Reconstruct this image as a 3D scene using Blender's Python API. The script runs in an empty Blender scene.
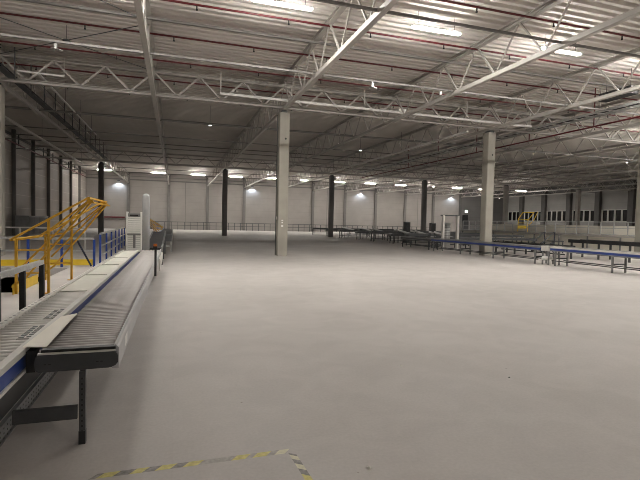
import bpy, math, random
from mathutils import Vector, Matrix
random.seed(7)
SC = bpy.context.scene
COL = SC.collection
R = math.radians

# ------------------------------------------------------------------ materials
def new_mat(name):
    m = bpy.data.materials.new(name); m.use_nodes = True
    nt = m.node_tree; b = nt.nodes['Principled BSDF']
    return m, nt, b

def paint(name, col, rough=.5, metal=0., var=.12, scale=3., bump=0.):
    """painted / bare surface with a little procedural unevenness"""
    m, nt, b = new_mat(name)
    tc = nt.nodes.new('ShaderNodeTexCoord')
    n = nt.nodes.new('ShaderNodeTexNoise'); n.inputs['Scale'].default_value = scale; n.inputs['Detail'].default_value = 4
    nt.links.new(tc.outputs['Object'], n.inputs['Vector'])
    r = nt.nodes.new('ShaderNodeValToRGB')
    r.color_ramp.elements[0].position = .3; r.color_ramp.elements[1].position = .7
    r.color_ramp.elements[0].color = (*[c*(1-var) for c in col], 1)
    r.color_ramp.elements[1].color = (*[min(1, c*(1+var)) for c in col], 1)
    nt.links.new(n.outputs['Fac'], r.inputs['Fac']); nt.links.new(r.outputs['Color'], b.inputs['Base Color'])
    b.inputs['Roughness'].default_value = rough; b.inputs['Metallic'].default_value = metal
    if bump:
        bp = nt.nodes.new('ShaderNodeBump'); bp.inputs['Strength'].default_value = bump; bp.inputs['Distance'].default_value = .01
        nt.links.new(n.outputs['Fac'], bp.inputs['Height']); nt.links.new(bp.outputs['Normal'], b.inputs['Normal'])
    return m

def emitter(name, col, s):
    m, nt, b = new_mat(name)
    b.inputs['Base Color'].default_value = (*col, 1)
    b.inputs['Emission Color'].default_value = (*col, 1); b.inputs['Emission Strength'].default_value = s
    return m

def panel_mat(name, col, joint, pitch, width=.03, rough=.6):
    """cladding panels with horizontal joints every `pitch` metres"""
    m, nt, b = new_mat(name)
    tc = nt.nodes.new('ShaderNodeTexCoord'); sp = nt.nodes.new('ShaderNodeSeparateXYZ')
    nt.links.new(tc.outputs['Object'], sp.inputs[0])
    mo = nt.nodes.new('ShaderNodeMath'); mo.operation = 'FLOORED_MODULO'; mo.inputs[1].default_value = pitch
    nt.links.new(sp.outputs['Z'], mo.inputs[0])
    lt = nt.nodes.new('ShaderNodeMath'); lt.operation = 'LESS_THAN'; lt.inputs[1].default_value = width
    nt.links.new(mo.outputs[0], lt.inputs[0])
    n = nt.nodes.new('ShaderNodeTexNoise'); n.inputs['Scale'].default_value = .6; n.inputs['Detail'].default_value = 5
    nt.links.new(tc.outputs['Object'], n.inputs['Vector'])
    r = nt.nodes.new('ShaderNodeValToRGB')
    r.color_ramp.elements[0].position = .3; r.color_ramp.elements[1].position = .7
    r.color_ramp.elements[0].color = (*[c*.92 for c in col], 1); r.color_ramp.elements[1].color = (*[c*1.06 for c in col], 1)
    nt.links.new(n.outputs['Fac'], r.inputs['Fac'])
    mx = nt.nodes.new('ShaderNodeMix'); mx.data_type = 'RGBA'
    nt.links.new(lt.outputs[0], mx.inputs['Factor']); nt.links.new(r.outputs['Color'], mx.inputs['A'])
    mx.inputs['B'].default_value = (*joint, 1)
    nt.links.new(mx.outputs['Result'], b.inputs['Base Color'])
    b.inputs['Roughness'].default_value = rough
    return m

def floor_mat():
    m, nt, b = new_mat('polished_concrete')
    tc = nt.nodes.new('ShaderNodeTexCoord')
    def noise(s, d, dist=0):
        n = nt.nodes.new('ShaderNodeTexNoise'); n.inputs['Scale'].default_value = s; n.inputs['Detail'].default_value = d
        n.inputs['Distortion'].default_value = dist
        nt.links.new(tc.outputs['Object'], n.inputs['Vector']); return n
    def ramp(src, p0, p1, c0, c1):
        r = nt.nodes.new('ShaderNodeValToRGB'); e = r.color_ramp.elements
        e[0].position, e[1].position = p0, p1; e[0].color = (*c0, 1); e[1].color = (*c1, 1)
        nt.links.new(src, r.inputs['Fac']); return r
    def mul(a, bb, f=1.):
        x = nt.nodes.new('ShaderNodeMix'); x.data_type = 'RGBA'; x.blend_type = 'MULTIPLY'; x.inputs['Factor'].default_value = f
        nt.links.new(a, x.inputs['A']); nt.links.new(bb, x.inputs['B']); return x.outputs['Result']
    base = ramp(noise(.35, 6, .6).outputs['Fac'], .3, .7, (.50, .468, .448), (.565, .53, .508))
    blot = ramp(noise(1.7, 8, 1.2).outputs['Fac'], .38, .62, (.95, .95, .95), (1.02, 1.02, 1.02))
    fine = ramp(noise(38, 3).outputs['Fac'], .25, .7, (.93, .93, .93), (1.03, 1.03, 1.03))
    # small dark grit spots
    vo = nt.nodes.new('ShaderNodeTexVoronoi'); vo.inputs['Scale'].default_value = 2.2
    nt.links.new(tc.outputs['Object'], vo.inputs['Vector'])
    spot = ramp(vo.outputs['Distance'], .018, .026, (.55, .53, .5), (1, 1, 1))
    # casting bays: slight tone steps between slabs
    br = nt.nodes.new('ShaderNodeTexBrick'); br.inputs['Scale'].default_value = 1
    br.inputs['Color1'].default_value = (1, 1, 1, 1); br.inputs['Color2'].default_value = (.95, .95, .945, 1); br.inputs['Mortar'].default_value = (.96, .96, .955, 1)
    br.inputs['Mortar Size'].default_value = .006; br.inputs['Brick Width'].default_value = 6; br.inputs['Row Height'].default_value = 4.6; br.offset = 0
    nt.links.new(tc.outputs['Object'], br.inputs['Vector'])
    c = mul(base.outputs['Color'], blot.outputs['Color']); c = mul(c, fine.outputs['Color']); c = mul(c, spot.outputs['Color']); c = mul(c, br.outputs['Color'], .8)
    nt.links.new(c, b.inputs['Base Color'])
    rr = ramp(noise(.9, 5).outputs['Fac'], .3, .7, (.5, .5, .5), (.66, .66, .66))
    nt.links.new(rr.outputs['Color'], b.inputs['Roughness'])
    b.inputs['Specular IOR Level'].default_value = .35
    return m

LAMP = 150.0
M = dict(
    floor=floor_mat(),
    deck=paint('deck_white_steel', (.62, .587, .545), .55, 0, .05, .7),
    steel=paint('truss_paint', (.43, .405, .375), .5, 0, .07, 2),
    strut=paint('strut_paint', (.40, .38, .355), .45, 0, .05, 2),
    tie=paint('tie_bar_paint', (.18, .171, .16), .55, 0, .05, 2),
    concrete=paint('column_concrete', (.355, .335, .29), .8, 0, .08, 1.6, .2),
    darkcol=paint('dark_and_unlit_column', (.13, .125, .118), .6, 0, .08, 2),
    palecol=paint('pale_column_paint', (.34, .32, .29), .6, 0, .08, 2),
    trimgrey=paint('wall_column_grey', (.17, .16, .15), .6, 0, .08, 2),
    red=paint('sprinkler_red', (.12, .012, .016), .45, 0, .1, 3),
    black=paint('black_plastic', (.02, .02, .021), .5, 0, .2, 5),
    darkgrey=paint('dark_grey_steel', (.075, .077, .08), .5, .3, .12, 6),
    midgrey=paint('mid_grey_steel', (.22, .22, .22), .5, .2, .1, 4),
    galv=paint('galvanised', (.52, .52, .51), .38, .55, .12, 14),
    roller=paint('roller_steel', (.62, .60, .57), .5, .2, .08, 9),
    rollergrey=paint('roller_grey', (.44, .415, .405), .5, .2, .08, 9),
    railgrey=paint('side_rail_grey', (.44, .44, .45), .5, .1, .06, 4),
    film=paint('pale_belt', (.66, .65, .58), .45, 0, .08, 2.5),
    white=paint('white_plastic', (.72, .71, .68), .45, 0, .04, 3),
    whitemetal=paint('white_metal', (.64, .62, .58), .4, .2, .06, 4),
    blue=paint('conveyor_blue', (.018, .045, .22), .4, 0, .12, 4),
    postblue=paint('post_blue', (.02, .055, .26), .45, 0, .12, 4),
    navy=paint('navy_post', (.012, .016, .035), .5, 0, .15, 4),
    yellow=paint('safety_yellow', (.66, .37, .03), .45, 0, .1, 5),
    brightyellow=paint('bright_yellow', (.80, .55, .04), .45, 0, .06, 5),
    orange=paint('orange_cap', (.75, .20, .03), .45, 0, .1, 8),
    tapey=paint('tape_yellow', (.62, .56, .20), .6, 0, .2, 30),
    taped=paint('tape_worn_black', (.27, .255, .24), .6, 0, .35, 30),
    tapeworn=paint('tape_worn_faint', (.40, .375, .35), .6, 0, .2, 30),
    tapep=paint('tape_pale', (.66, .63, .47), .6, 0, .12, 30),
    belt=paint('belt_black', (.03, .03, .032), .55, 0, .2, 4),
    beltgrey=paint('belt_grey', (.13, .13, .128), .42, 0, .12, 3),
    glass=paint('night_glass', (.01, .01, .011), .12, 0, .1, 1),
    cream=paint('cream_board', (.84, .80, .71), .6, 0, .05, 1),
    paper=paint('paper_scrap', (.75, .73, .68), .8, 0, .1, 60),
    housing=paint('lamp_housing', (.7, .7, .68), .4, 0, .04, 3),
    lamp=emitter('tube_light', (1., .965, .90), LAMP),
    led=emitter('small_led', (.95, .97, 1.), 2.5),
    flood=emitter('flood_lens', (.86, .92, 1.), .9),
    exitm=emitter('exit_sign_face', (.9, .98, .92), 1.6),
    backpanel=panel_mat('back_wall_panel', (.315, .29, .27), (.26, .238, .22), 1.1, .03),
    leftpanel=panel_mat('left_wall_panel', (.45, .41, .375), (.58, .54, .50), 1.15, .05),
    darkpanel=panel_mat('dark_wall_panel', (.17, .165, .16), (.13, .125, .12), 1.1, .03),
    winframe=paint('window_frame', (.62, .61, .58), .5, 0, .05, 2),
    rightpanel=panel_mat('light_wall_panel', (.40, .395, .38), (.29, .28, .27), 1.4, .02),
)
# clear plastic tube
mt, nt, b = new_mat('clear_plastic')
b.inputs['Base Color'].default_value = (.60, .61, .61, 1); b.inputs['Roughness'].default_value = .2
b.inputs['Transmission Weight'].default_value = .4; b.inputs['IOR'].default_value = 1.2
n_ = nt.nodes.new('ShaderNodeTexNoise'); n_.inputs['Scale'].default_value = 9
bp_ = nt.nodes.new('ShaderNodeBump'); bp_.inputs['Strength'].default_value = .35
nt.links.new(n_.outputs['Fac'], bp_.inputs['Height']); nt.links.new(bp_.outputs['Normal'], b.inputs['Normal'])
M['clear'] = mt

# ------------------------------------------------------------------ mesh builder
class MB:
    def __init__(s): s.v, s.f, s.m = [], [], []
    def _add(s, vs, fs, mi):
        o = len(s.v); s.v += [tuple(v) for v in vs]
        for f in fs: s.f.append(tuple(i+o for i in f)); s.m.append(mi)
        return s
    def box(s, x0, x1, y0, y1, z0, z1, mi=0):
        vs = [(x, y, z) for z in (z0, z1) for y in (y0, y1) for x in (x0, x1)]
        return s._add(vs, [(0,2,3,1),(4,5,7,6),(0,1,5,4),(2,6,7,3),(0,4,6,2),(1,3,7,5)], mi)
    def prof(s, p, q, pts, mi=0, up=None):
        """extrude the closed 2-D outline pts (side, up) from p to q"""
        p, q = Vector(p), Vector(q); d = (q-p).normalized()
        u0 = Vector(up) if up else (Vector((0,0,1)) if abs(d.z) < .95 else Vector((0,1,0)))
        side = d.cross(u0).normalized(); u = side.cross(d).normalized()
        n = len(pts); vs = [p+side*a+u*b for a, b in pts]+[q+side*a+u*b for a, b in pts]
        fs = [(i, (i+1) % n, n+(i+1) % n, n+i) for i in range(n)]+[tuple(range(n-1, -1, -1)), tuple(range(n, 2*n))]
        return s._add(vs, fs, mi)
    def beam(s, p, q, w, h=None, mi=0, up=None):
        h = h or w; a, b = w/2, h/2
        return s.prof(p, q, [(-a,-b),(a,-b),(a,b),(-a,b)], mi, up)
    def ibeam(s, p, q, w, h, t, mi=0):
        a, b, c = w/2, h/2, t/2
        return s.prof(p, q, [(-a,-b),(a,-b),(a,-b+t),(c,-b+t),(c,b-t),(a,b-t),(a,b),(-a,b),(-a,b-t),(-c,b-t),(-c,-b+t),(-a,-b+t)], mi)
    def angle(s, p, q, w, t, mi=0, flip=1):
        f = flip
        pts = [(-f*w/2,-w/2),(f*w/2,-w/2),(f*w/2,-w/2+t),(f*(-w/2+t),-w/2+t),(f*(-w/2+t),w/2),(-f*w/2,w/2)]
        if f < 0: pts = pts[::-1]
        return s.prof(p, q, pts, mi)
    def channel(s, p, q, w, h, t, mi=0, up=None):
        a, b = w/2, h/2
        return s.prof(p, q, [(-a,-b),(a,-b),(a,-b+t),(-a+t,-b+t),(-a+t,b-t),(a,b-t),(a,b),(-a,b)], mi, up)
    def cyl(s, p, q, r, n=10, mi=0, r2=None):
        p, q = Vector(p), Vector(q); d = (q-p).normalized()
        u0 = Vector((0,0,1)) if abs(d.z) < .95 else Vector((0,1,0))
        side = d.cross(u0).normalized(); u = side.cross(d).normalized(); r2 = r if r2 is None else r2
        A = [2*math.pi*i/n for i in range(n)]
        vs = [p+side*math.cos(a)*r+u*math.sin(a)*r for a in A]+[q+side*math.cos(a)*r2+u*math.sin(a)*r2 for a in A]
        fs = [(i, (i+1) % n, n+(i+1) % n, n+i) for i in range(n)]+[tuple(range(n-1, -1, -1)), tuple(range(n, 2*n))]
        return s._add(vs, fs, mi)
    def tube(s, pts, r, n=8, mi=0):
        pts = [Vector(p) for p in pts]; rings = []; prev = None
        for i, p in enumerate(pts):
            d = ((pts[min(i+1, len(pts)-1)]-p).normalized()+(p-pts[max(i-1, 0)]).normalized()).normalized() if 0 < i < len(pts)-1 else (pts[1]-pts[0] if i == 0 else pts[-1]-pts[-2]).normalized()
            if prev is None:
                u0 = Vector((0,0,1)) if abs(d.z) < .9 else Vector((1,0,0))
                side = d.cross(u0).normalized()
            else: side = (prev-d*prev.dot(d)).normalized()
            prev = side; u = side.cross(d)
            rings.append([p+side*math.cos(2*math.pi*k/n)*r+u*math.sin(2*math.pi*k/n)*r for k in range(n)])
        vs = [v for rg in rings for v in rg]; fs = []
        for i in range(len(rings)-1):
            for k in range(n): fs.append((i*n+k, i*n+(k+1) % n, (i+1)*n+(k+1) % n, (i+1)*n+k))
        fs += [tuple(range(n-1, -1, -1)), tuple((len(rings)-1)*n+k for k in range(n))]
        return s._add(vs, fs, mi)
    def quad(s, a, b, c, d, mi=0): return s._add([a, b, c, d], [(0,1,2,3)], mi)
    def rev(s, c, prof, n=16, mi=0):
        """lathe (r, z) about the vertical through c"""
        vs = []; fs = []
        for r, z in prof:
            for k in range(n): vs.append((c[0]+r*math.cos(2*math.pi*k/n), c[1]+r*math.sin(2*math.pi*k/n), c[2]+z))
        for i in range(len(prof)-1):
            for k in range(n): fs.append((i*n+k, i*n+(k+1) % n, (i+1)*n+(k+1) % n, (i+1)*n+k))
        fs += [tuple(range(n-1, -1, -1)), tuple((len(prof)-1)*n+k for k in range(n))]
        return s._add(vs, fs, mi)
    def build(s, name, mats, parent=None, off=None, smooth=False, loc=None):
        if not isinstance(mats, (list, tuple)): mats = [mats]
        me = bpy.data.meshes.new(name)
        o_ = Vector(off) if off is not None else Vector((0,0,0))
        me.from_pydata([Vector(v)-o_ for v in s.v], [], s.f)
        for m in mats: me.materials.append(M[m] if isinstance(m, str) else m)
        me.polygons.foreach_set('material_index', s.m)
        if smooth: me.polygons.foreach_set('use_smooth', [True]*len(s.f))
        me.update(); me.validate()
        o = bpy.data.objects.new(name, me); COL.objects.link(o)
        if parent is not None: o.parent = parent
        if loc is not None: o.location = loc
        return o

def thing(name, label, cat, loc=(0,0,0), rz=0, group=None):
    o = bpy.data.objects.new(name, None); COL.objects.link(o); o.empty_display_size = .2
    o.location = loc; o.rotation_euler = (0, 0, rz); o['label'] = label; o['category'] = cat
    if group: o['group'] = group
    return o
def tag(o, label, cat, group=None, kind=None):
    o['label'] = label; o['category'] = cat
    if group: o['group'] = group
    if kind: o['kind'] = kind
    return o
def struct(o): o['kind'] = 'structure'; return o
def kids(o): return [x for x in bpy.data.objects if x.parent == o]
def dup(root, loc, rz=None, label=None, group=None):
    r = root.copy(); COL.objects.link(r); r.location = loc
    if rz is not None: r.rotation_euler = (0, 0, rz)
    if label: r['label'] = label
    if group: r['group'] = group
    for ch in kids(root):
        c = ch.copy(); COL.objects.link(c); c.parent = r
        for g in kids(ch):
            d = g.copy(); COL.objects.link(d); d.parent = c
    return r
ORD = ['first','second','third','fourth','fifth','sixth','seventh','eighth','ninth','tenth','eleventh','twelfth','thirteenth','fourteenth','fifteenth','sixteenth','seventeenth']

# ------------------------------------------------------------------ grid of the hall (metres, camera above the origin)
X0, S = -6.95, 12.0               # leftmost column row, row spacing
YA, YB, YW = 22.25, 49.8, 77.4    # near column line, far column line, back wall
XL, XR, YF = -12.95, 63.2, -12.0  # side walls, wall behind the camera
ZB, ZT, ZD = 7.18, 8.62, 8.86     # truss bottom, top chord centre, underside of deck

# ------------------------------------------------------------------ the setting
HX0, HX1, HY0, HY1 = -11.5, -3.33, 11.6, 17.0     # stair opening on the left
f = MB()
for x0, x1, y0, y1 in ((XL, XR, YF, HY0), (XL, XR, HY1, YW), (XL, HX0, HY0, HY1), (HX1, XR, HY0, HY1)):
    f.box(x0, x1, y0, y1, -.3, 0)
struct(f.build('floor', 'floor'))
f = MB().box(HX0-2, HX1+2, HY0-2, HY1+2, -4.3, -4.0)
struct(f.build('floor_lower', 'midgrey'))

d = MB(); P = .36; y = YF; rows = []
while y < YW:
    rows += [(y, ZD), (y+.14, ZD), (y+.18, ZD+.15), (y+.32, ZD+.15)]; y += P
rows.append((YW, ZD))
vs = [(x, y, z) for y, z in rows for x in (XL, XR)]
d._add(vs, [(2*i, 2*i+2, 2*i+3, 2*i+1) for i in range(len(rows)-1)], 0)
struct(d.build('ceiling', 'deck'))

XS = 52.9
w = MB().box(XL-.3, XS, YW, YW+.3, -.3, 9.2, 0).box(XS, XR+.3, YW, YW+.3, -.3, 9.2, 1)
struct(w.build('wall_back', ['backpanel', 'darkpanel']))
struct(MB().box(XL-.3, XL, YF, YW, -4.3, 9.2).build('wall_left', 'leftpanel'))
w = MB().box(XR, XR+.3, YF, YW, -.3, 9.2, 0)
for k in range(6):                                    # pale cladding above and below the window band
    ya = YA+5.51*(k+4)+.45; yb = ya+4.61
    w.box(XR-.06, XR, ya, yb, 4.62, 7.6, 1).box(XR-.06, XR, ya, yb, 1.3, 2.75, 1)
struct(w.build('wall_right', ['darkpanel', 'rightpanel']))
struct(MB().box(XL-.3, XR+.3, YF-.3, YF, -.3, 9.2).build('wall_front', 'backpanel'))

tn = 0
def trim(mb, mat):
    global tn
    tn += 1; return struct(mb.build('trim_%d' % tn, mat))
for k in range(-1, 12):                               # steel columns on the back wall
    x = X0+6*k
    if k == -1: continue
    trim(MB().ibeam((x, YW-.16, 0), (x, YW-.16, 8.8), .42, .32, .05), 'trimgrey' if x < XS else 'darkcol')
for k in range(13):                                   # steel columns on the left wall
    y = YA+5.51*(k-2)
    if y > YW-1: break
    trim(MB().ibeam((XL+.11, y, 0), (XL+.11, y, 8.8), .34, .2, .04), 'darkcol')
for k in range(10):                                   # broad columns on the right wall
    y = YA+5.51*k
    trim(MB().box(XR-.55, XR, y-.42, y+.42, 0, 8.8), 'darkcol')
trim(MB().box(XL, XS, YW-.08, YW, 7.55, 7.75), 'trimgrey')      # capping strip on top of the wall panels
trim(MB().box(XL, XL+.08, YF, YW, 8.25, 8.45), 'trimgrey')
# upright panel joints in the back wall bays
for x in (1.6, 25.7, 43.8):
    trim(MB().box(x-.035, x+.035, YW-.02, YW, 0, 7.55), 'trimgrey')
# window bands in the right wall
for k in range(6):
    ya = YA+5.51*(k+4)+.45
    fr = MB(); n = 4; pw = 4.61/n
    fr.box(XR-.09, XR, ya, ya+4.61, 2.75, 2.87).box(XR-.09, XR, ya, ya+4.61, 4.5, 4.62)
    for i in range(n+1):
        c = min(max(ya+i*pw, ya+.14), ya+4.61-.14); fr.box(XR-.09, XR, c-.14, c+.14, 2.87, 4.5)
    o = struct(fr.build('window_%d' % (k+1), 'winframe'))
    for i in range(n):
        MB().box(XR-.04, XR-.01, ya+i*pw+.14, ya+(i+1)*pw-.14, 2.87, 4.5).build('pane', 'glass', o)
# dark door under the exit sign
o = struct(MB().box(53.7, 54.95, YW-.10, YW, 0, 3.75).build('door_1', 'black'))
MB().box(53.78, 54.87, YW-.13, YW-.10, .05, 2.5).build('door_leaf', 'darkgrey', o)
t = thing('exit_sign', 'small white lit exit sign high above the dark door at the back right', 'sign', (54.3, YW-.3, 4.15))
sc_ = MB().box(-.28, .28, -.06, .06, 0, .5).build('sign_case', 'white', t)
MB().box(-.26, .26, -.075, -.06, .03, .47).build('sign_face', 'exitm', sc_)
MB().beam((0, .06, .25), (0, .3, .25), .05).build('bracket', 'darkgrey', t)

# ------------------------------------------------------------------ columns
def column(x, y, label, dark=False, mat='darkcol'):
    t = thing('concrete_column' if not dark else 'hall_column', label, 'column', (x, y, 0), 0, 'columns on the near line' if not dark else 'columns on the far line')
    a, c = .25, .03
    pr = [(-a+c,-a),(a-c,-a),(a,-a+c),(a,a-c),(a-c,a),(-a+c,a),(-a,a-c),(-a,-a+c)]
    sh_ = MB().prof((0,0,0), (0,0,ZB-.2), pr).build('shaft', 'concrete' if not dark else mat, t)
    MB().box(-.14, .14, -.2, .2, ZB-.2, ZB-.09).build('bearing_plate', 'darkgrey', t)
    if not dark:
        MB().cyl((.06, -.2505, 5.72), (.06, -.256, 5.72), .05, 10).build('fixing_hole', 'black', sh_)
    return t
c = column(X0-.12, YA, 'pale concrete column cut by the left edge of the photo')
c = column(X0+S, YA, 'tall pale concrete column standing alone on the open floor near the middle')
for z, w_, h_ in ((1.42, .10, .10), (1.60, .08, .07), (1.72, .09, .05)):
    MB().box(-.03-w_/2, -.03+w_/2, -.254, -.25, z, z+h_).build('sticker', 'white', kids(c)[0])
MB().box(-.29, -.25, -.06, .03, 1.78, 1.92).build('small_box', 'white', c)
MB().cyl((-.285, .1, 0), (-.285, .1, 6.9), .018, 8).build('conduit', 'darkgrey', c)
c = column(X0+2*S, YA, 'pale concrete column on the right, standing behind the blue sided conveyor')
c = column(X0+3*S, YA, 'pale concrete column cut by the right edge of the photo')
for k, lb in enumerate(['dark far column behind the yellow gate on the left', 'dark far column just left of the middle concrete column', 'dark far column right of the middle, at the end of the conveyor rows',
                        'dark far column behind the conveyors, left of the portal frame', 'dark far column just right of the right concrete column', 'far column furthest right, in front of the window wall']):
    column(X0+S*k, YB, lb, True, 'darkcol' if k < 4 else 'palecol')  # unlit look of the dark far columns is put into their colour

# ------------------------------------------------------------------ roof trusses
PIT = (YB-YA)/12
def long_truss_parts(t):
    y0, y1 = YF+.3, YW-.4
    MB().beam((0, y0, ZB), (0, y1, ZB), .17, .15).build('bottom_chord', 'steel', t)
    MB().ibeam((0, y0, ZT), (0, y1, ZT), .2, .17, .03).build('top_chord', 'steel', t)
    base = MB().beam((0, 0, -.67), (0, PIT/2, .67), .075, .075)
    L = (ZT-ZB)/2-.07
    up = MB().beam((0, -PIT/4+.05, -L), (0, PIT/4-.05, L), .06, .045); dn = MB().beam((0, -PIT/4+.05, L), (0, PIT/4-.05, -L), .045, .05)
    first = {}
    k0 = -5
    y = YA+PIT*k0; zc = (ZB+ZT)/2
    while y < YW-PIT:
        for kind, mb, yy in (('d', dn, y+PIT/4), ('u', up, y+3*PIT/4)):
            if kind not in first:
                o = mb.build('web_diagonal', 'steel', t); o.location = (0, yy, zc); first[kind] = o
            else:
                o = first[kind].copy(); COL.objects.link(o); o.location = (0, yy, zc); o.parent = t
        y += PIT
TL = {0: 'lengthwise roof truss over the left column row beside the dark cable tray',
      1: 'lengthwise roof truss running straight away above the left side of the floor',
      2: 'lengthwise roof truss carried by the middle concrete column',
      3: 'lengthwise roof truss midway between the middle and right concrete columns',
      4: 'lengthwise roof truss carried by the right concrete column',
      5: 'first lengthwise roof truss to the right of the right concrete column',
      6: 'lengthwise roof truss carried by the column at the right edge'}
tr = None
for k in range(12):
    lb = TL.get(k, '%s lengthwise roof truss beyond the column at the right edge' % ORD[k-7])
    if tr is None:
        tr = thing('roof_truss', lb, 'truss', (X0, 0, 0), 0, 'lengthwise roof trusses'); long_truss_parts(tr)
    else: dup(tr, (X0+6*k, 0, 0), None, lb)
# cross trusses
def cross_truss(y, label):
    t = thing('cross_truss', label, 'truss', (0, y, 0), 0, 'crosswise roof trusses')
    zt = 8.3; xa, xb = XL+.2, XR-.2
    MB().ibeam((xa, 0, ZB+.1), (xb, 0, ZB+.1), .2, .15, .03).build('bottom_chord', 'steel', t)
    MB().ibeam((xa, 0, zt), (xb, 0, zt), .18, .15, .03).build('top_chord', 'steel', t)
    L = (zt-ZB-.1)/2-.06
    u = MB().beam((-.46, 0, -L), (.46, 0, L), .07, .08).build('web_diagonal', 'steel', t)
    d_ = MB().beam((-.46, 0, L), (.46, 0, -L), .07, .08).build('web_diagonal', 'steel', t)
    x = X0-4; first = True
    while x < XR-2:
        for o, xx in ((d_, x+.5), (u, x+1.5)):
            if not first: o = o.copy(); COL.objects.link(o); o.parent = t
            o.location = (xx, 0, (zt+ZB+.1)/2)
        first = False; x += 2
cross_truss(YA, 'crosswise roof truss on the near concrete columns')
cross_truss(YB, 'crosswise roof truss on the dark far columns')
# bracing struts between the trusses
for i, yy in enumerate((11.2, 16.72, 27.76, 33.27, 38.78, 44.29, 55.31, 60.82, 66.33)):
    o = MB().beam((XL+.1, 0, 0), (XR-.1, 0, 0), .065, .065).build('tie_bar', 'tie', loc=(0, yy, ZB+.07))
    tag(o, '%s pale tie bar from the camera crossing under the long trusses' % ORD[i], 'tie bar', 'tie bars crossing the hall')
for i, yy in enumerate((16.74, 22.9, 33.27, 44.29, 60.82)):
    o = MB().beam((XL+.1, 0, 0), (XR-.1, 0, 0), .08, .08).build('roof_beam', 'tie', loc=(0, yy, 8.42))
    tag(o, '%s slim roof beam from the camera crossing close below the deck' % ORD[i], 'beam', 'slim beams close below the deck')
# thin bracing rods over the left bay
t = thing('rod_bracing', 'crossed thin dark bracing rods under the roof bay at the upper left', 'bracing', (-3.95, 19.6, 8.3))
MB().cyl((-2.95,-2.5,0), (2.95,2.6,0), .016, 6).build('rod', 'darkgrey', t); MB().cyl((-2.95,2.6,0), (2.95,-2.6,0), .016, 6).build('rod', 'darkgrey', t)
MB().cyl((0,0,-.02), (0,0,.02), .12, 12).build('centre_plate', 'darkgrey', t); MB().cyl((0,0,.02), (0,0,.56), .01, 6).build('hanger', 'darkgrey', t)
o = MB().cyl((0,0,0), (5.9,5.1,0), .016, 6).build('bracing_rod', 'darkgrey', loc=(-6.9, 11.6, 8.3)); tag(o, 'single thin dark bracing rod at the top left corner', 'rod')

# ------------------------------------------------------------------ sprinkler pipes
py = [12.45+2.93*i for i in range(6)]
for i, yy in enumerate(py):
    t = thing('sprinkler_pipe', '%s red sprinkler pipe from the camera crossing under the roof deck' % ORD[i], 'pipe', (0, yy, 8.5), 0, 'red sprinkler pipes')
    MB().cyl((XL+.1, 0, 0), (45, 0, 0), .035, 8).build('pipe', 'red', t)
    if i == 0:
        hd = MB().cyl((0,0,-.02), (0,0,-.13), .022, 8).cyl((0,0,-.13), (0,0,-.17), .035, 8).build('sprinkler_head', 'black', t)
        first = hd
    x = -12.1+(i % 2)*.7; n = 0
    while x < 27 and i < 8:
        if n == 0 and i == 0: o = first
        else: o = first.copy(); COL.objects.link(o); o.parent = t
        o.location = (x, 0, 0); x += 3.0; n += 1
t = thing('sprinkler_main', 'red sprinkler main hung on drop rods, running away at the upper right', 'pipe', (20.4, 0, 6.9))
MB().cyl((0, 8, 0), (0, 49, 0), .042, 10).build('pipe', 'red', t)
for y in (10, 14.5, 18.4, 22.9, 28, 33, 38): MB().cyl((0, y, .05), (0, y, 1.95), .03, 6).build('drop_rod', 'red', t)
t = thing('wall_sprinkler_main', 'dark red pipe running high along the left wall', 'pipe', (XL+.35, 0, 7.6))
MB().cyl((0, 30, 0), (0, 75, 0), .06, 10).build('pipe', 'red', t)
for k in range(9): MB().cyl((0, 41+3.8*k, .05), (0, 41+3.8*k, .85), .045, 6).build('drop_rod', 'darkgrey', t)
t = thing('wall_handrail_pipe', 'dark red pipe along the foot of the back wall at far left', 'pipe', (0, YW-.35, 1.75))
MB().cyl((-11.6, 0, 0), (-7.4, 0, 0), .13, 8).build('pipe', 'red', t)
for x in (-11.4, -7.6): MB().cyl((x, 0, 0), (x, .35, 0), .04, 6).build('bracket', 'darkgrey', t)

# ------------------------------------------------------------------ lights
lamp0 = None
def tube_light(x, y, z, label, group):
    global lamp0
    if lamp0 is None:
        t = thing('tube_light', label, 'light', (x, y, z), 0, group)
        MB().box(-.92, .92, -.075, .075, -.03, .04).build('housing', 'housing', t)
        MB().prof((-.9,0,-.03), (.9,0,-.03), [(-.08,.0),(-.08,-.022),(-.065,-.034),(.065,-.034),(.08,-.022),(.08,.0)]).build('diffuser', 'lamp', t)
        for sx in (-.7, .7): MB().cyl((sx, 0, .06), (sx, 0, .5), .008, 6).build('hanger', 'darkgrey', t)
        lamp0 = t; return t
    return dup(lamp0, (x, y, z), None, label, group)
names = ['above the gate side, outside the left edge', 'near the top left corner, just outside the frame', 'cut by the top edge above the middle column',
         'at the top right of the middle, clear of the trusses', 'at the upper right, partly behind a truss']
NX = [-7.6, -2.2, 3.07, 8.37, 13.65]
for x, nm in zip(NX, names): tube_light(x, 13.9, 8.3, 'lit tube light '+nm, 'near row of tube lights')
for j, x in enumerate((19.0, 24.3, 29.6, 34.9, 40.2)): tube_light(x, 13.9, 8.3, '%s assumed lit tube light past the right edge in the near row' % ORD[j], 'near row of tube lights')  # unseen lamps, assumed to carry the near row on past the frame
for j, (x, y) in enumerate(((29.6, 19.4), (31.7, 23.1), (37.5, 24.9), (43, 24.9))): tube_light(x, y, 8.3, '%s added tube light outside the right edge, over the raised platform' % ORD[j], 'added tube lights over the raised platform')  # unseen lamps added to brighten the platform front and the right floor
for j, x in enumerate((8.37, 13.65, 19.0, 24.3, 29.6)): tube_light(x, -8.0, 8.3, '%s added tube light from the left in the unseen row behind the camera' % ORD[j], 'added row of tube lights behind the camera')  # unseen lamps added to lift the foreground floor and truss faces
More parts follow.
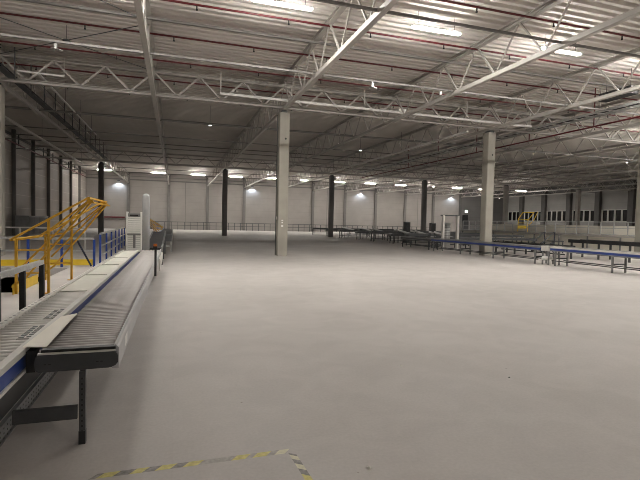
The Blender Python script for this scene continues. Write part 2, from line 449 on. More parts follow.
for i in range(12):
    x = -9.4 if i == 0 else -2.3+5.53*(i-1)
    tube_light(x, 70.3, 8.3, '%s lit tube light from the left in the far row by the back wall' % ORD[i], 'far row of tube lights')

tube_light(50.9, 58.4, 7.25, 'lit tube light hung lower, just right of the right concrete column', 'far row of tube lights')
# unlit white lighting trunking hung in front of the near cross truss
t = thing('lighting_trunking', 'long unlit white lighting rail hung before the near cross truss', 'light rail', (0, 21.55, 7.4))
MB().prof((1.9,0,0.04), (19.3,0,0), [(-.05,-.05),(.05,-.05),(.08,.05),(-.08,.05)]).build('rail', 'white', t)
for x in (1.93, 9.0, 15, 19.2): MB().box(x-.03, x+.03, -.02, .02, .05, 1.0).build('hanger', 'steel', t)
MB().box(10.9, 11.3, -.12, .12, .05, .2).build('driver_box', 'white', t)
t = thing('lighting_trunking', 'short unlit white lighting rail at the far left before the cross truss', 'light rail', (0, 21.55, 7.45))
MB().prof((-6.12,0,.06), (-4.42,0,.02), [(-.03,-.03),(.03,-.03),(.045,.03),(-.045,.03)]).build('rail', 'white', t)
MB().box(-4.44, -4.41, -.015, .015, 0, .8).build('hanger', 'steel', t)
o = MB().beam((0,0,0), (0,24,0), .14, .1).build('cable_trunking', 'white', loc=(15.7, 22.4, 7.0)); tag(o, 'long bright cable trunking beside the truss of the right concrete column', 'trunking')
for y in (1, 8, 16, 23): MB().cyl((0, y, .05), (0, y, 1.4), .012, 6).build('hanger', 'darkgrey', o)
o = MB().beam((0,0,0), (0,31,0), .16, .1).build('cable_trunking', 'white', loc=(-8.85, 20.5, 7.0)); tag(o, 'long bright cable trunking hung high beside the left wall', 'trunking')
for y in (1, 8, 16, 23, 30): MB().cyl((0, y, .05), (0, y, 1.4), .012, 6).build('hanger', 'darkgrey', o)
# dark cable tray beside the left truss
t = thing('cable_tray', 'dark cable tray hung along the left column row with upright hangers', 'cable tray', (-6.45, 18.5, 7.38))
MB().channel((0,0,0), (0,31,0), .3, .1, .02).build('tray', 'darkgrey', t)
MB().cyl((-.1,0,.05), (-.1,31,.05), .06, 8).cyl((.05,0,.05), (.05,31,.05), .05, 8).build('cable', 'black', t)
for k in range(14): MB().beam((.22, 1+2.2*k, -.2), (.22, 1+2.2*k, 1.1), .04, .04).build('hanger', 'darkgrey', t)
o = MB().beam((0,0,0), (0,15,0), .07, .07).build('conduit', 'white', loc=(-5.6, 22.6, 7.75)); [MB().cyl((0,y,.03),(0,y,1.1),.01,6).build('hanger','darkgrey',o) for y in (1,5,9,13)]; tag(o, 'bright conduit seen in dashes between hangers of the dark cable tray', 'conduit')
# cable ladder and black heater at the right
t = thing('cable_ladder', 'grey cable ladder running away under the trusses at the upper right', 'cable ladder', (19.9, 0, 7.35))
for sx in (-.35, .35): MB().box(sx-.02, sx+.02, 6, 49, -.05, .06).build('side_rail', 'galv', t)
r0 = None
for k in range(60):
    if r0 is None: r0 = MB().box(-.33, .33, -.02, .02, -.02, .01).build('rung', 'galv', t); o = r0
    else: o = r0.copy(); COL.objects.link(o); o.parent = t
    o.location = (0, 6.4+.7*k, 0)
for k in range(8): MB().beam((.4, 8+5*k, 0), (.4, 8+5*k, 1.4), .03).build('hanger', 'steel', t)
MB().cyl((-.1,6,.05), (-.1,49,.05), .05, 8).cyl((.1,6,.05), (.1,49,.05), .04, 8).build('cable', 'darkgrey', t)
t = thing('unit_heater', 'black box heater hung above the cable ladder at the upper right', 'heater', (19.25, 16.15, 7.68))
cs_ = MB().box(-.24, .24, -.8, .8, 0, .34).build('casing', 'black', t)
for yy in (-.6, .6): MB().cyl((0, yy, .34), (0, yy, 1.15), .012, 6).build('hanger', 'darkgrey', t)
for k in range(5): MB().box(-.26, -.24, -.72+.28*k, -.55+.28*k, .05, .3).build('louvre', 'black', cs_)
# small emergency LEDs under the roof
for x, y, z, lb in ((14.0, 34.05, 7.4, 'tiny white emergency lamp under the roof left of the bright cable trunking'), (2.06, 30.0, 7.6, 'tiny white emergency lamp under the roof left of the middle column'),
                    (34.6, 28.0, 7.0, 'tiny white emergency lamp under the roof near the right edge'), (62.0, YW-.2, 7.2, 'tiny white emergency lamp on the back wall right of the right concrete column'),
                    (12.0, 33.5, 7.7, 'tiny white emergency lamp right of the middle column under the roof')):
    t = thing('emergency_lamp', lb, 'light', (x, y, z), 0, 'tiny emergency lamps')
    cs_ = MB().box(-.1, .1, -.05, .05, 0, .08).build('case', 'white', t)
    MB().box(-.08, .08, -.058, -.05, .012, .068).build('lens', 'led', cs_)
    MB().cyl((0, 0, .08), (0, 0, 9.02-z), .012, 6).build('stem', 'darkgrey', t)
for (x, y, z, lb) in ((-3.67, 16.72, 6.98, 'small white fitting under the tie bar at the upper left'), (7.3, 16.72, 6.98, 'small white fitting under the tie bar, right of the middle column top'), (10.35, 16.72, 6.98, 'small white fitting under the tie bar beside a long truss, upper right of the middle')):
    t = thing('roof_sensor', lb, 'sensor', (x, y, z), 0, 'small white roof fittings')
    MB().box(-.04, .04, -.04, .04, .06, .2).build('body', 'galv', t)
    for a in (0, 2.1, 4.2): MB().beam((0,0,.07), (.2*math.cos(a), .2*math.sin(a), .0), .05, .02).build('arm', 'galv', t)
    MB().cyl((0,0,.2), (0,0,.25), .015, 6).build('stem', 'darkgrey', t)
# flood lights on the back wall
for i, x in enumerate((-8.3, 12.3, 32.0, 51.0)):
    t = thing('wall_floodlight', ['bluish wall floodlight behind the clear tube at far left', 'bluish wall floodlight just left of the middle concrete column', 'bluish wall floodlight right of the middle concrete column', 'bluish wall floodlight above the portal frame'][i], 'light', (x, YW-.5, 7.3), 0, 'floodlights on the back wall')
    cs_ = MB().box(-.2, .2, -.12, .12, 0, .12).build('case', 'darkgrey', t)
    MB().box(-.17, .17, -.1, .1, -.015, 0).build('lens', 'flood', cs_)
    MB().beam((0, .1, .08), (0, .5, .08), .06).build('bracket', 'darkgrey', t)
    ld = bpy.data.lights.new('flood_beam', 'SPOT'); ld.energy = 100; ld.color = (.72, .85, 1.); ld.spot_size = R(124); ld.spot_blend = .05; ld.shadow_soft_size = .05
    lo = bpy.data.objects.new('flood_beam', ld); COL.objects.link(lo); lo.parent = t; lo.location = (0, 0, -.05); lo.rotation_euler = (R(4), 0, 0)

# ------------------------------------------------------------------ guard rails
def guard_rail(label, p, q, z0, zt, n, railmat='galv', postmat='galv', mids=(.5,), w=.045, name='guard_rail', toe=None, group=None):
    """straight rail from p to q (x, y); posts every n-th part"""
    p, q = Vector((*p, z0)), Vector((*q, z0)); t = thing(name, label, 'railing', p, 0, group); d = q-p
    H = zt-z0
    MB().beam((0,0,H-w/2), d+Vector((0,0,H-w/2)), w, w).build('top_rail', railmat, t)
    for m in mids: MB().beam((0,0,H*m), d+Vector((0,0,H*m)), w*.8, w*.8).build('mid_rail', railmat, t)
    p0 = MB().box(-w/2, w/2, -w/2, w/2, 0, H-w).build('post', postmat, t)
    for i in range(1, n+1):
        o = p0.copy(); COL.objects.link(o); o.parent = t; o.location = d*(i/n)
    if toe: MB().beam((0,0,.16), d+Vector((0,0,.16)), .02, .2).build('toe_board', toe, t)
    return t
guard_rail('long grey railing along the foot of the back wall', (-3.5, 76.2), (46, 76.2), 0, 1.25, 50, 'darkgrey', 'darkgrey', (.55,), .07)
guard_rail('pale railing across the far left behind the yellow gate', (-12.6, 25.0), (-4.2, 25.0), 0, 1.15, 6, 'strut', 'strut', (.5,), .06)
guard_rail('grey railing with blue posts beside the far end of the conveyors', (-2.45, 17.4), (-2.9, 30), 0, 1.15, 6, 'galv', 'postblue', (.3, .6), .06)
guard_rail('railing with blue posts and yellow toe board behind the yellow gate', (-11.4, 17.12), (-2.6, 17.12), 0, 1.0, 9, 'galv', 'postblue', (.55,), .07, toe='brightyellow')
guard_rail('near grey handrail on black posts beside the left roller conveyor', (-1.8, 2.2), (-1.8, 7.4), 0, 1.07, 6, 'galv', 'black', (.45,), .06)
guard_rail('railing with dark blue posts cut by the left edge of the photo', (-11.4, 11.45), (-3.62, 11.45), 0, 1.07, 8, 'galv', 'navy', (.5,), .09)
o = MB().beam((0,0,0), (.45,0,-.9), .05, .05).build('diagonal_brace', 'navy', loc=(-3.1, 16.9, .95)); tag(o, 'dark slanting brace between the blue posts behind the yellow gate', 'brace')

# ------------------------------------------------------------------ yellow pallet gates
def pallet_gate(label, loc, rz, sc=1., mat='yellow', width=2.35, group='yellow pallet gates'):
    t = thing('pallet_gate', label, 'gate', loc, rz, group)
    r = .024
    for i, y in enumerate((0, width)):
        def q(*pts): return [(a*sc, y, c*sc) for a, c in pts]
        MB().box(.637*sc, .687*sc, y-.025, y+.025, 0, 1.6*sc).build('post', mat, t)
        MB().box(.02*sc, .07*sc, y-.025, y+.025, 0, 1.2*sc).build('post', mat, t)
        MB().tube(q((-.06,1.17),(1.46,2.13)), r).build('upper_arm', mat, t)
        MB().tube(q((-.04,.14),(.25,.38),(1.5,2.02)), r).build('lower_arm', mat, t)
        MB().tube(q((.06,1.17),(.46,1.24),(.74,1.44),(1.46,2.06)), r*.9).build('middle_arm', mat, t)
        MB().tube(q((.18,.62),(1.47,2.06)), r*.9).build('strut', mat, t)
        for z in (.95, .45): MB().tube(q((.02,z),(.68,z)), r*.8).build('cross_bar', mat, t)
        MB().prof((1.46*sc, y-.025, 2.06*sc), (1.46*sc, y+.025, 2.06*sc), [(-.04,-.07),(.09,-.05),(.09,.0),(-.04,.07)]).build('pivot_plate', mat, t)
        MB().box(.57*sc, .75*sc, y-.09, y+.09, 0, .012).build('base_plate', mat, t)
    MB().beam((1.46*sc, -.05, 2.12*sc), (1.46*sc, width+.3, 2.12*sc), .06, .035).build('top_bar', mat, t)
    MB().beam((1.54*sc, -.05, 2.02*sc), (1.54*sc, width+.3, 2.02*sc), .05, .035).build('top_bar', mat, t)
    MB().beam((-.04*sc, -.05, 1.17*sc), (-.04*sc, width, 1.17*sc), .05, .05).build('guard_bar', mat, t)
    MB().box(0, .02, -.1, width*.75, 0, .22*sc).build('kick_plate', 'brightyellow', t)
    return t
pallet_gate('large yellow pallet gate tilted open beside the left roller conveyor', (-3.29, 11.35, 0), 0)
pallet_gate('small distant yellow pallet gate behind the clear tube', (-.95, 39.5, 0), math.pi, .86, 'yellow', 2.2)

# ------------------------------------------------------------------ the two roller conveyors on the left
def rollers(t, xa, xb, ya, yb, z, pitch, r, mat='roller'):
    n = int((yb-ya)/pitch); r0 = None; rest = MB()
    for k in range(n):
        y = ya+pitch*(k+.5)
        if k < 100:
            if r0 is None: r0 = MB().cyl((xa,0,0), (xb,0,0), r, 10).build('roller', mat, t, smooth=True); o = r0
            else: o = r0.copy(); COL.objects.link(o); o.parent = t
            o.location = (0, y, z-r)
        else: rest.cyl((xa,y,z-r), (xb,y,z-r), r, 8)
    if rest.v: rest.build('roller_run', mat, t, smooth=True)['kind'] = 'stuff'
LY0, LY1 = 1.0, 15.3
t = thing('roller_conveyor', 'long left roller conveyor with a blue side, running on past the camera', 'conveyor', (0, 0, 0), 0, 'roller conveyors on the left')
rollers(t, -1.475, -1.125, LY0, LY1, .685, .1, .030)
MB().box(-1.12, -1.06, LY0, LY1, .655, .70).build('edge_cap', 'whitemetal', t)
MB().box(-1.10, -1.07, LY0, LY1, .545, .655).build('side_panel', 'blue', t)
MB().box(-1.12, -1.055, LY0, LY1, .52, .545).build('lower_flange', 'whitemetal', t)
MB().box(-1.545, -1.48, LY0, LY1, .56, .70).build('side_rail', 'whitemetal', t)
g = MB().box(-1.53, -1.495, LY0, LY1, .699, .7015, 0)
for k in range(int((LY1-LY0)/.12)): g.box(-1.525, -1.5, LY0+.12*k+.02, LY0+.12*k+.05, .701, .7025, 1)
g.build('slot_strip', ['whitemetal', 'midgrey'], t)
MB().box(-1.475, -1.125, LY0, LY1, .52, .56).build('return_pan', 'black', t)
MB().box(-1.46, -1.14, LY0, LY1-.2, .27, .515).build('dark_pan', 'black', t)  # dark block filling the space under the conveyor
g = MB().channel((-1.12, LY0, .2), (-1.12, LY1, .2), .03, .13, .006, 0)
for k in range(64):
    for z in (.165, .2, .235): g.box(-1.1045, -1.103, LY0+.07*k, LY0+.07*k+.012, z-.006, z+.006, 1)
g.build('perforated_beam', ['midgrey', 'black'], t)
for y in (1.6, 5.9, 9.8, 14.2):
    for x in (-1.51, -1.165): MB().box(x-.022, x+.022, y-.022, y+.022, 0, .52).build('leg', 'darkgrey', t)
for a in (4.35, 5.15):
    g = MB().box(-1.235, -1.125, a-.04, a+.44, .655, .684, 0)
    for k in range(6):
        g.box(-1.228, -1.185, a-.03+.078*k, a+.018+.078*k, .684, .6855, 1).box(-1.175, -1.132, a-.01+.078*k, a+.038+.078*k, .684, .6855, 1)
    g.build('transfer_wheel_block', ['roller', 'black'], t)
for a, b_ in ((6.9, 8.7), (8.85, 10.5), (10.7, 12.4), (12.6, 14.9)):
    MB().box(-1.47, -1.13, a, b_, .685, .692).build('cover_sheet', 'film', t)

RY0 = 3.83
t = thing('roller_conveyor', 'right roller conveyor ending near the camera with a dark grey end plate', 'conveyor', (0, 0, 0), 0, 'roller conveyors on the left')
rollers(t, -.96, -.455, RY0+.02, 15.4, .69, .08, .028, 'rollergrey')
MB().prof((-.43, RY0, .62), (-.43, 15.6, .62), [(-.025,-.09),(.025,-.09),(.025,.07),(.012,.088),(-.012,.088),(-.025,.07)]).build('side_rail', 'railgrey', t)
MB().box(-.4045, -.4035, 4.3, 4.5, .57, .66).build('label', 'housing', t)
MB().box(-.975, -.955, RY0+1.3, 15.6, .56, .655).build('side_rail', 'whitemetal', t)
ep = [(-.965,.56),(-.94,.545),(-.47,.55),(-.425,.565),(-.405,.59),(-.405,.64),(-.425,.675),(-.945,.675),(-.965,.655),(-.972,.61)]
g = MB().prof((0, RY0-.012, 0), (0, RY0-.045, 0), [(-a, b_) for a, b_ in ep][::-1], 0)
ep_ = g.build('end_plate', 'darkgrey', t)
for x in (-.90, -.87, -.55, -.52): MB().box(x-.009, x+.009, RY0-.047, RY0-.045, .60, .608).build('slot', 'black', ep_)
MB().box(-.93, -.425, RY0-.03, RY0+.03, .675, .708).build('end_bar', ['black'], t)
MB().box(-.95, -.425, RY0-.05, RY0-.03, .676, .688).build('end_bar_edge', 'whitemetal', t)
MB().box(-.96, -.455, RY0, 15.4, .54, .57).build('return_pan', 'black', t)
MB().box(-1.05, -.99, RY0+.06, RY0+.2, .52, .68).build('gap_shade', 'black', t)  # black block stands in for the shade in the gap
g = MB().channel((-.645, RY0-.07, 0), (-.645, RY0-.07, .55), .042, .045, .006, 0, (0, 1, 0))
for k in range(12): g.box(-.652, -.638, RY0-.0965, RY0-.0925, .05+.04*k, .065+.04*k, 1)
lg_ = g.build('leg', ['darkgrey', 'black'], t)
for y in (7.6, 11.4, 15.0): MB().box(-.69, -.64, y-.02, y+.02, 0, .535).build('leg', 'midgrey', t)
MB().box(-1.10, -.68, RY0-.085, RY0-.055, .19, .29).build('cross_member', 'darkgrey', t)
MB().box(-.668, -.622, RY0-.1, RY0-.05, 0, .10).build('foot', 'black', lg_)
MB().prof((-.375, 12.6, .55), (-.375, 15.3, .55), [(-.012,-.22),(.012,-.22),(.03,.05),(.0,.1),(-.012,.1)]).build('side_guard', 'whitemetal', t)
o = MB().quad((-1.085, 3.93, .709), (-.92, 3.90, .709), (-.945, 5.2, .709), (-1.06, 5.05, .709)).quad((-1.085,3.93,.703),(-1.06,5.05,.703),(-.945,5.2,.703),(-.92,3.90,.703)).build('transfer_plate', 'cream')
tag(o, 'cream sheet metal plate bridging the gap between the two roller conveyors', 'plate')
t = thing('sensor_post', 'black sensor post with an orange top on the right conveyor edge', 'post', (-.375, 10.1, .5))
MB().box(-.022, .022, -.022, .022, 0, .56).build('stem', 'black', t)
hd_ = MB().box(-.045, .035, -.04, .04, .56, .62).build('head', 'black', t)
MB().box(-.04, .03, -.035, .035, .62, .67).build('cap', 'orange', hd_)
# white slatted tower and clear tube at the far end of the conveyors
t = thing('slatted_tower', 'white slatted plastic tower standing at the end of the left conveyor', 'tower', (-1.23, 15.75, 0))
MB().box(-.20, .20, -.10, .16, .02, 1.84).build('body', 'midgrey', t)
for x in (-.215, .20): MB().box(x-.015, x+.03, -.14, .18, 0, 1.89).build('side_frame', 'white', t)
s0 = None
for k in range(17):
    z = .62+.066*k
    if s0 is None: s0 = MB().prof((-.2,0,0), (.2,0,0), [(.10,0),(.15,.004),(.145,.056),(.10,.058)]).build('slat', 'white', t); o = s0
    else: o = s0.copy(); COL.objects.link(o); o.parent = t
    o.location = (0, 0, z)
MB().box(-.12, .12, -.155, -.10, 1.75, 1.80).build('hand_slot', 'black', t)
MB().box(-.2, .2, -.16, -.1, 1.16, 1.20).box(-.02, .05, -.17, -.1, .74, 1.16).build('clamp_bar', 'midgrey', t)
o = MB().rev((0,0,0), [(.112,0),(.112,1.62),(.105,1.68),(.08,1.73),(.04,1.755),(.004,1.76)], 20).build('plastic_tube', 'clear', smooth=True, loc=(-.86, 15.35, .706))
tag(o, 'tall upright clear plastic tube with a rounded top at the conveyor end', 'tube')
# conveyors continuing beyond
t = thing('belt_conveyor', 'dark inclined belt conveyor behind the clear tube at the left', 'conveyor', (-.72, 17.2, 0))
MB().beam((0,0,.62), (0,6.5,1.02), .5, .07).build('belt', 'belt', t)
for s in (-.28, .28): MB().beam((s,0,.6), (s,6.5,1.0), .04, .18).build('side_rail', 'midgrey', t)
for y, z in ((.5,.5), (3.2,.68), (6.2,.85)):
    for s in (-.28, .28): MB().box(s-.03, s+.03, y-.03, y+.03, 0, z).build('leg', 'darkgrey', t)
t = thing('belt_conveyor', 'dark level belt conveyor further along the left behind the inclined one', 'conveyor', (-.5, 24.4, 0))
MB().box(-.33, .33, 0, 14, .78, .86).build('belt', 'belt', t)
for s in (-.36, .36): MB().box(s-.025, s+.025, 0, 14, .70, .90).build('side_rail', 'midgrey', t)
MB().box(-.36, .36, -.03, 0, .55, .9).build('end_plate', 'darkgrey', t)
for y in (.3, 4.5, 9, 13.5):
    for s in (-.33, .33): MB().box(s-.03, s+.03, y-.03, y+.03, 0, .7).build('leg', 'galv', t)
MB().box(-.33, .33, .27, .33, .25, .33).build('cross_member', 'galv', t)
t = thing('storage_cabinet', 'long low grey cabinet against the left wall behind the railing', 'cabinet', (XL+.95, 46.5, 0))
MB().box(-.5, .5, -3, 3, 0, 1.62).build('body', 'midgrey', t)
for k in range(4): MB().box(.5, .52, -2.9+1.47*k, -1.5+1.47*k, .1, 1.55).build('door', 'darkgrey', t)
MB().box(-.52, .52, -3.02, 3.02, 1.62, 1.68).build('top', 'midgrey', t)

# ------------------------------------------------------------------ conveyors on the right
def belt_line(label, x, ya, yb, zt=.84, w=.7, beltmat='beltgrey', sidemat='blue', step=2.4, cap='whitemetal', group='blue sided belt conveyors'):
    t = thing('belt_conveyor', label, 'conveyor', (x, ya, 0), 0, group); L = yb-ya
    MB().box(.03, w-.03, .05, L-.05, zt-.05, zt).build('belt', beltmat, t)
    for a in (0, w-.03):
        MB().box(a, a+.03, 0, L, zt-.16, zt-.07).build('side_panel', sidemat, t)
        MB().box(a+.003, a+.027, 0, L, zt-.2, zt-.16).build('lower_flange', 'midgrey', t)
        MB().box(a-.01, a+.04, 0, L, zt-.07, zt+.005).build('edge_cap', cap, t)
        MB().box(a+.005, a+.035, .1, L-.1, .2, .24).build('lower_rail', 'darkgrey', t)
    MB().box(.03, w-.03, .1, L-.1, zt-.2, zt-.16).build('return_pan', 'darkgrey', t)
    n = max(2, round(L/step))
    for i in range(n):
        y = .3+(L-.6)*i/(n-1)
        for a in (.015, w-.015): MB().box(a-.03, a+.03, y-.03, y+.03, 0, zt-.2).build('leg', 'midgrey' if sidemat == 'blue' else 'darkgrey', t)
        MB().box(.04, w-.04, y-.025, y+.025, .3, .36).build('cross_member', 'darkgrey', t)
    return t
belt_line('long blue sided belt conveyor running out of the right edge of the photo', 16.0, 7.5, 16.4)
belt_line('blue sided belt conveyor in front of the right concrete column', 15.95, 16.95, 26.3, .82, cap='midgrey')
belt_line('short dark belt conveyor straight behind the blue sided ones, before the far rows', 16.2, 26.7, 31, .78, .7, 'belt', 'darkgrey', 3., 'midgrey', 'dark belt conveyors on the right')
t = thing('drive_box', 'white metal drive box at the joint between the two blue sided conveyors', 'box', (16.0, 16.45, 0))
MB().box(-.03, .7, 0, .45, .62, .86).build('casing', 'whitemetal', t)
for x in (.03, .64):
    for y in (.05, .4): MB().box(x-.025, x+.025, y-.025, y+.025, 0, .62).build('leg', 'midgrey', t)
MB().cyl((-.15, .2, .3), (.35, .2, .3), .09, 12).build('motor', 'white', t, smooth=True)
MB().box(.1, .2, .15, .25, .38, .62).build('motor_mount', 'midgrey', t)
# rows of conveyors reaching to the right
proto = None
def row(label, x, y, L, zt):
    t = thing('row_conveyor', label, 'conveyor', (x, y, 0), 0, 'conveyor rows on the far right floor')
    MB().box(0, L, .03, .67, zt-.06, zt).build('belt', 'midgrey', t)
    for a in (0, .67): MB().box(0, L, a, a+.03, zt-.16, zt+.03).build('side_rail', 'midgrey' if a else 'darkgrey', t)
    n = max(3, int(L/2.2))
    for i in range(n):
        xx = .2+(L-.4)*i/(n-1)
        for a in (.04, .64): MB().box(xx-.03, xx+.03, a-.03, a+.03, 0, zt-.14).build('leg', 'darkgrey', t)
        if i: MB().box(xx-.025, xx+.025, .07, .61, .25, .31).build('cross_member', 'darkgrey', t)
    MB().box(.2, L-.2, .62, .66, .25, .30).build('lower_rail', 'darkgrey', t)
for i, (x, y, L, z) in enumerate(((17.6, 28.6, 9, .8), (17.4, 32.0, 11, .95), (17.6, 35.4, 8, .8), (17.4, 39.0, 13, .95), (17.6, 43.0, 9, .82), (17.0, 46.6, 15, .9), (17.4, 52.4, 14, .85), (17.2, 57.5, 16, .9))):
    row('%s dark conveyor row from the portal frame, reaching to the right' % ORD[i], x, y, L, z)
for i, (x, y) in enumerate(((18.3, 30.2), (18.6, 33.6), (18.9, 37.2), (18.3, 41.0), (18.8, 45.0), (18.5, 49.6))):
    t = thing('chute', '%s sloping pale chute from the portal frame, between dark conveyor rows' % ORD[i], 'chute', (x, y, 0), 0, 'sloping chutes between the rows')
    MB().beam((0,0,1.12), (2.0,0,.62), .7, .04).build('slide', 'whitemetal', t)
    for s in (-.36, .36): MB().beam((0,s,1.17), (2.0,s,.67), .03, .13).build('side_wall', 'galv', t)
    for xx, z in ((.1,1.06), (1.85,.62)):
        for s in (-.33, .33): MB().box(xx-.025, xx+.025, s-.025, s+.025, 0, z).build('leg', 'darkgrey', t)
for x, y, h, lb in ((20.5, 38.1, 1.9, 'tall dark control cabinet between the conveyor rows, the left one'), (24.6, 40.4, 1.85, 'tall dark control cabinet between the conveyor rows, just left of the portal frame')):
    t = thing('control_cabinet', lb, 'cabinet', (x, y, 0), 0, 'control cabinets')
    bd_ = MB().box(-.22, .22, -.25, .25, .08, h).build('body', 'darkgrey', t)
    MB().box(-.2, .2, -.27, -.25, .14, h-.06).build('door', 'black', bd_)
    MB().box(-.2, .2, -.23, .23, 0, .08).build('plinth', 'black', t)
# portal frame with a louvred tower inside
t = thing('portal_frame', 'white two post portal frame standing behind the blue sided conveyor', 'frame', (17.75, 26.9, 0))
for x in (-.56, .56): MB().box(x-.07, x+.07, -.09, .09, 0, 2.34).build('post', 'whitemetal', t)
MB().box(-.75, .66, -.05, .05, 2.30, 2.38).build('top_beam', 'darkgrey', t)
t = thing('louvred_tower', 'grey louvred tower standing between the posts of the portal frame', 'tower', (17.8, 27.4, 0))
MB().cyl((0,0,.02), (0,0,1.85), .24, 18).build('drum', 'galv', t, smooth=True)
l0 = None
for k in range(10):
    if l0 is None: l0 = MB().cyl((0,0,0), (0,0,.03), .255, 18).build('ring', 'midgrey', t); o = l0
    else: o = l0.copy(); COL.objects.link(o); o.parent = t
    o.location = (0, 0, .75+.11*k)
# dark tables behind the near blue conveyor
for x, y0, y1, z, lb in ((22.0, 15.4, 21.2, 1.0, 'black open conveyor bed behind the right end of the blue sided conveyor'), (19.8, 19.5, 25.0, .7, 'low black conveyor bed behind the white drive box')):
    t = thing('conveyor_bed', lb, 'conveyor', (x, y0, 0), 0, 'black conveyor beds'); L = y1-y0
    MB().box(0, .9, 0, L, z-.14, z).build('bed', 'belt', t)
    for a in (0, .9): MB().box(a-.03, a+.03, 0, L, z-.16, z+.03).build('side_rail', 'black', t)
    for i in range(4):
        for a in (.03, .87): MB().box(a-.04, a+.04, .2+(L-.4)*i/3-.04, .2+(L-.4)*i/3+.04, 0, z-.14).build('leg', 'darkgrey', t)
    MB().box(.4, .45, .2, L-.2, .2, .26).build('lower_rail', 'darkgrey', t)
# crossover steps with two sloping handrails
t = thing('crossover_steps', 'dark crossover steps with two sloping handrails behind the white drive box', 'steps', (23.2, 25.4, 0))
for i in range(4): MB().box(.25*i, .25*i+.26, -.85, .0, .16*i+.14, .16*i+.18).build('tread', 'darkgrey', t)
MB().box(1.0, 1.9, -.85, .0, .74, .80).build('landing', 'darkgrey', t)
for s in (-.85, 0):
    MB().tube([(0,s,.62),(1.0,s,1.36),(1.1,s,1.36)], .04).build('handrail', 'darkgrey', t)
    for x, z in ((0,.62), (1.06,1.34)): MB().cyl((x,s,0), (x,s,z), .035, 6).build('post', 'navy', t)
    MB().beam((0,s,.06), (1.0,s,.70), .04, .14).build('stringer', 'darkgrey', t)
    MB().cyl((1.8,s,0), (1.8,s,.74), .035, 6).build('post', 'navy', t)
# raised platform with railing at the right
t = thing('raised_platform', 'long raised platform with a pale front under the railing at the right', 'platform', (33.2, 24, 0))
MB().box(0, 4, 0, 24, 1.05, 1.2).build('deck', 'midgrey', t)
MB().box(.3, .36, 0, 24, 0, 1.05).build('front_panel', 'cream', t)
MB().box(-.03, 0, 0, 24, 1.02, 1.2).build('edge_beam', 'strut', t)
for k in range(9): MB().box(-.1, -.03, 3*k-.05 if k < 8 else 23.9, 3*k+.05 if k < 8 else 24, 0, 1.02).build('support', 'midgrey', t)
guard_rail('grey railing along the front of the raised platform at the right', (33.3, 24.2), (33.3, 37.2), 1.2, 2.26, 11, 'galv', 'galv', (.5,), .06)
guard_rail('short grey railing on the raised platform beyond the bright yellow pallet gate', (33.3, 39.2), (33.3, 47.8), 1.2, 2.26, 7, 'galv', 'galv', (.5,), .06)
o = MB().box(-.06, .06, 0, 24, 0, .75).build('low_wall', 'cream', loc=(36.9, 24, 1.2)); tag(o, 'low cream wall at the back of the raised platform', 'wall panel')
t = thing('pallet_gate', 'bright yellow pallet gate on the raised platform at the far right', 'gate', (33.3, 38.5, 1.2), R(-40), 'yellow pallet gates')
for x in (.03, .93): MB().box(x-.035, x+.035, -.035, .035, 0, 1.28).build('post', 'brightyellow', t)
for z in (.88, 1.25): MB().box(.03, .93, -.03, .03, z-.03, z+.03).build('cross_bar', 'brightyellow', t)
MB().box(0, .96, -.06, -.035, .3, .62).build('kick_plate', 'brightyellow', t)
MB().tube([(.03,0,1.25),(.45,.7,1.95)], .04).build('arm', 'brightyellow', t)
MB().tube([(.93,0,1.15),(1.5,.7,1.97)], .04).build('arm', 'brightyellow', t)
MB().tube([(.42,.7,1.95),(1.52,.7,1.97)], .045).build('top_bar', 'brightyellow', t)
MB().tube([(1.85,.7,2.05),(1.5,.4,1.2),(1.05,.0,.7)], .035).build('arm', 'brightyellow', t)
# ------------------------------------------------------------------ floor tape and scraps
def tape(label, p, q, w, marks, dark_to, L):
    """flat tape from p to q; marks = (centre, length, material) of the yellow fields, worn black between"""
    p, q = Vector(p), Vector(q); d = (q-p).normalized(); n = Vector((-d.y, d.x, 0))
    mb = MB(); z = .0012; sk = w*.42
    def st(a, b, mi): mb.quad(d*(a-sk)-n*w/2+Vector((0,0,z)), d*(b-sk)-n*w/2+Vector((0,0,z)), d*(b+sk)+n*w/2+Vector((0,0,z)), d*(a+sk)+n*w/2+Vector((0,0,z)), mi)
    a = sk
    for c, l, mi in marks:
        if c-l/2 > a: st(a, c-l/2, 1 if c < dark_to else 3)
        st(c-l/2, c+l/2, mi); a = c+l/2
    if a < L-sk: st(a, L-sk, 3)
    o = mb.build('floor_tape', ['tapey', 'taped', 'tapep', 'tapeworn'], loc=p); return tag(o, label, 'tape', 'hazard tape on the floor')
tape('worn yellow and black hazard tape lying across the near floor', (-.52, 3.235, 0), (.80, 3.235, 0), .06,
     [(.12, .10, 0), (.31, .08, 0), (.48, .10, 0), (.66, .10, 0), (.99, .10, 0), (1.14, .10, 0), (1.29, .08, 2)], .7, 1.36)
tape('worn hazard tape strip running from the tape corner towards the camera', (.835, 3.21, 0), (.90, 2.2, 0), .05, [(.08, .06, 2), (.21, .07, 2), (.36, .08, 0), (.52, .08, 0), (.68, .08, 0)], .5, .9)
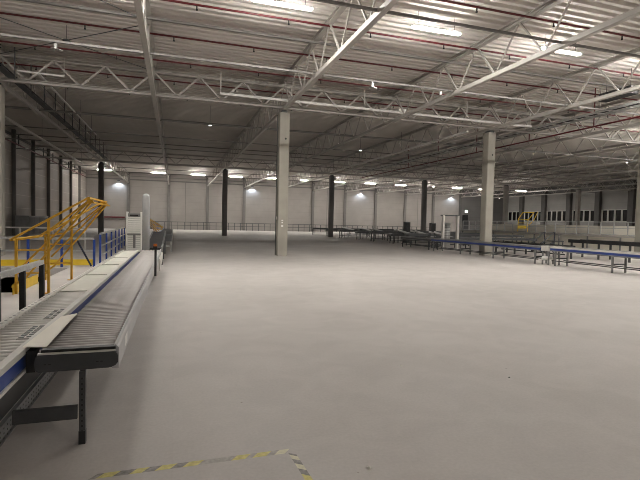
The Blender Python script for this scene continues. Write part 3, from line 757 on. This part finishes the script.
for (x, y, s, lb) in ((1.30, 2.86, .022, 'crumpled white scrap lying on the floor at the bottom edge'), (2.6, 4.87, .018, 'tiny white scrap lying in the middle of the floor'), (3.6, 4.2, .012, 'tiny dark crumb on the floor at the lower right')):
    mb = MB(); vs = []
    for k in range(7):
        a = 2*math.pi*k/7; rr = s*(.7+.6*random.random()); vs.append((rr*math.cos(a), rr*math.sin(a), 0))
    for k in range(7):
        a = 2*math.pi*(k+.4)/7; rr = s*(.3+.5*random.random()); vs.append((rr*math.cos(a), rr*math.sin(a), s*(.4+.5*random.random())))
    mb._add(vs, [(i, (i+1) % 7, 7+(i+1) % 7, 7+i) for i in range(7)]+[tuple(range(6, -1, -1)), tuple(range(7, 14))], 0)
    o = mb.build('paper_scrap', 'paper' if 'white' in lb else 'darkgrey', loc=(x, y, 0)); tag(o, lb, 'scrap')

# ------------------------------------------------------------------ world, camera, view
wd = bpy.data.worlds.new('world'); SC.world = wd; wd.use_nodes = True
bg = wd.node_tree.nodes['Background']; bg.inputs[0].default_value = (.9, .95, 1, 1); bg.inputs[1].default_value = .0
F, yaw, pitch, roll, h = 458.6, .3072, .0390, .0228, 1.6982
Rv = Vector((math.cos(yaw), -math.sin(yaw), 0)); Fv = Vector((math.sin(yaw)*math.cos(pitch), math.cos(yaw)*math.cos(pitch), -math.sin(pitch))); Uv = Rv.cross(Fv)
c, s = math.cos(roll), math.sin(roll)
cx, cy, cz = Rv*c+Uv*s, Uv*c-Rv*s, -Fv
cam = bpy.data.cameras.new('camera'); co = bpy.data.objects.new('camera', cam); COL.objects.link(co)
mw = Matrix(((cx.x, cy.x, cz.x, 0), (cx.y, cy.y, cz.y, 0), (cx.z, cy.z, cz.z, h), (0, 0, 0, 1)))
co.matrix_world = mw
cam.sensor_fit = 'HORIZONTAL'; cam.sensor_width = 36; cam.lens = F/640*36; cam.clip_end = 300; cam.clip_start = .05
SC.camera = co
vs_ = SC.view_settings; SC.display_settings.display_device = 'sRGB'
vs_.view_transform = 'Standard'; vs_.look = 'None'; vs_.gamma = 1; vs_.use_curve_mapping = False; vs_.exposure = 1.07
SC.cycles.max_bounces = 12; SC.cycles.diffuse_bounces = 10; SC.cycles.use_denoising = True; SC.cycles.filter_width = .9
SC.cycles.sample_clamp_indirect = 6
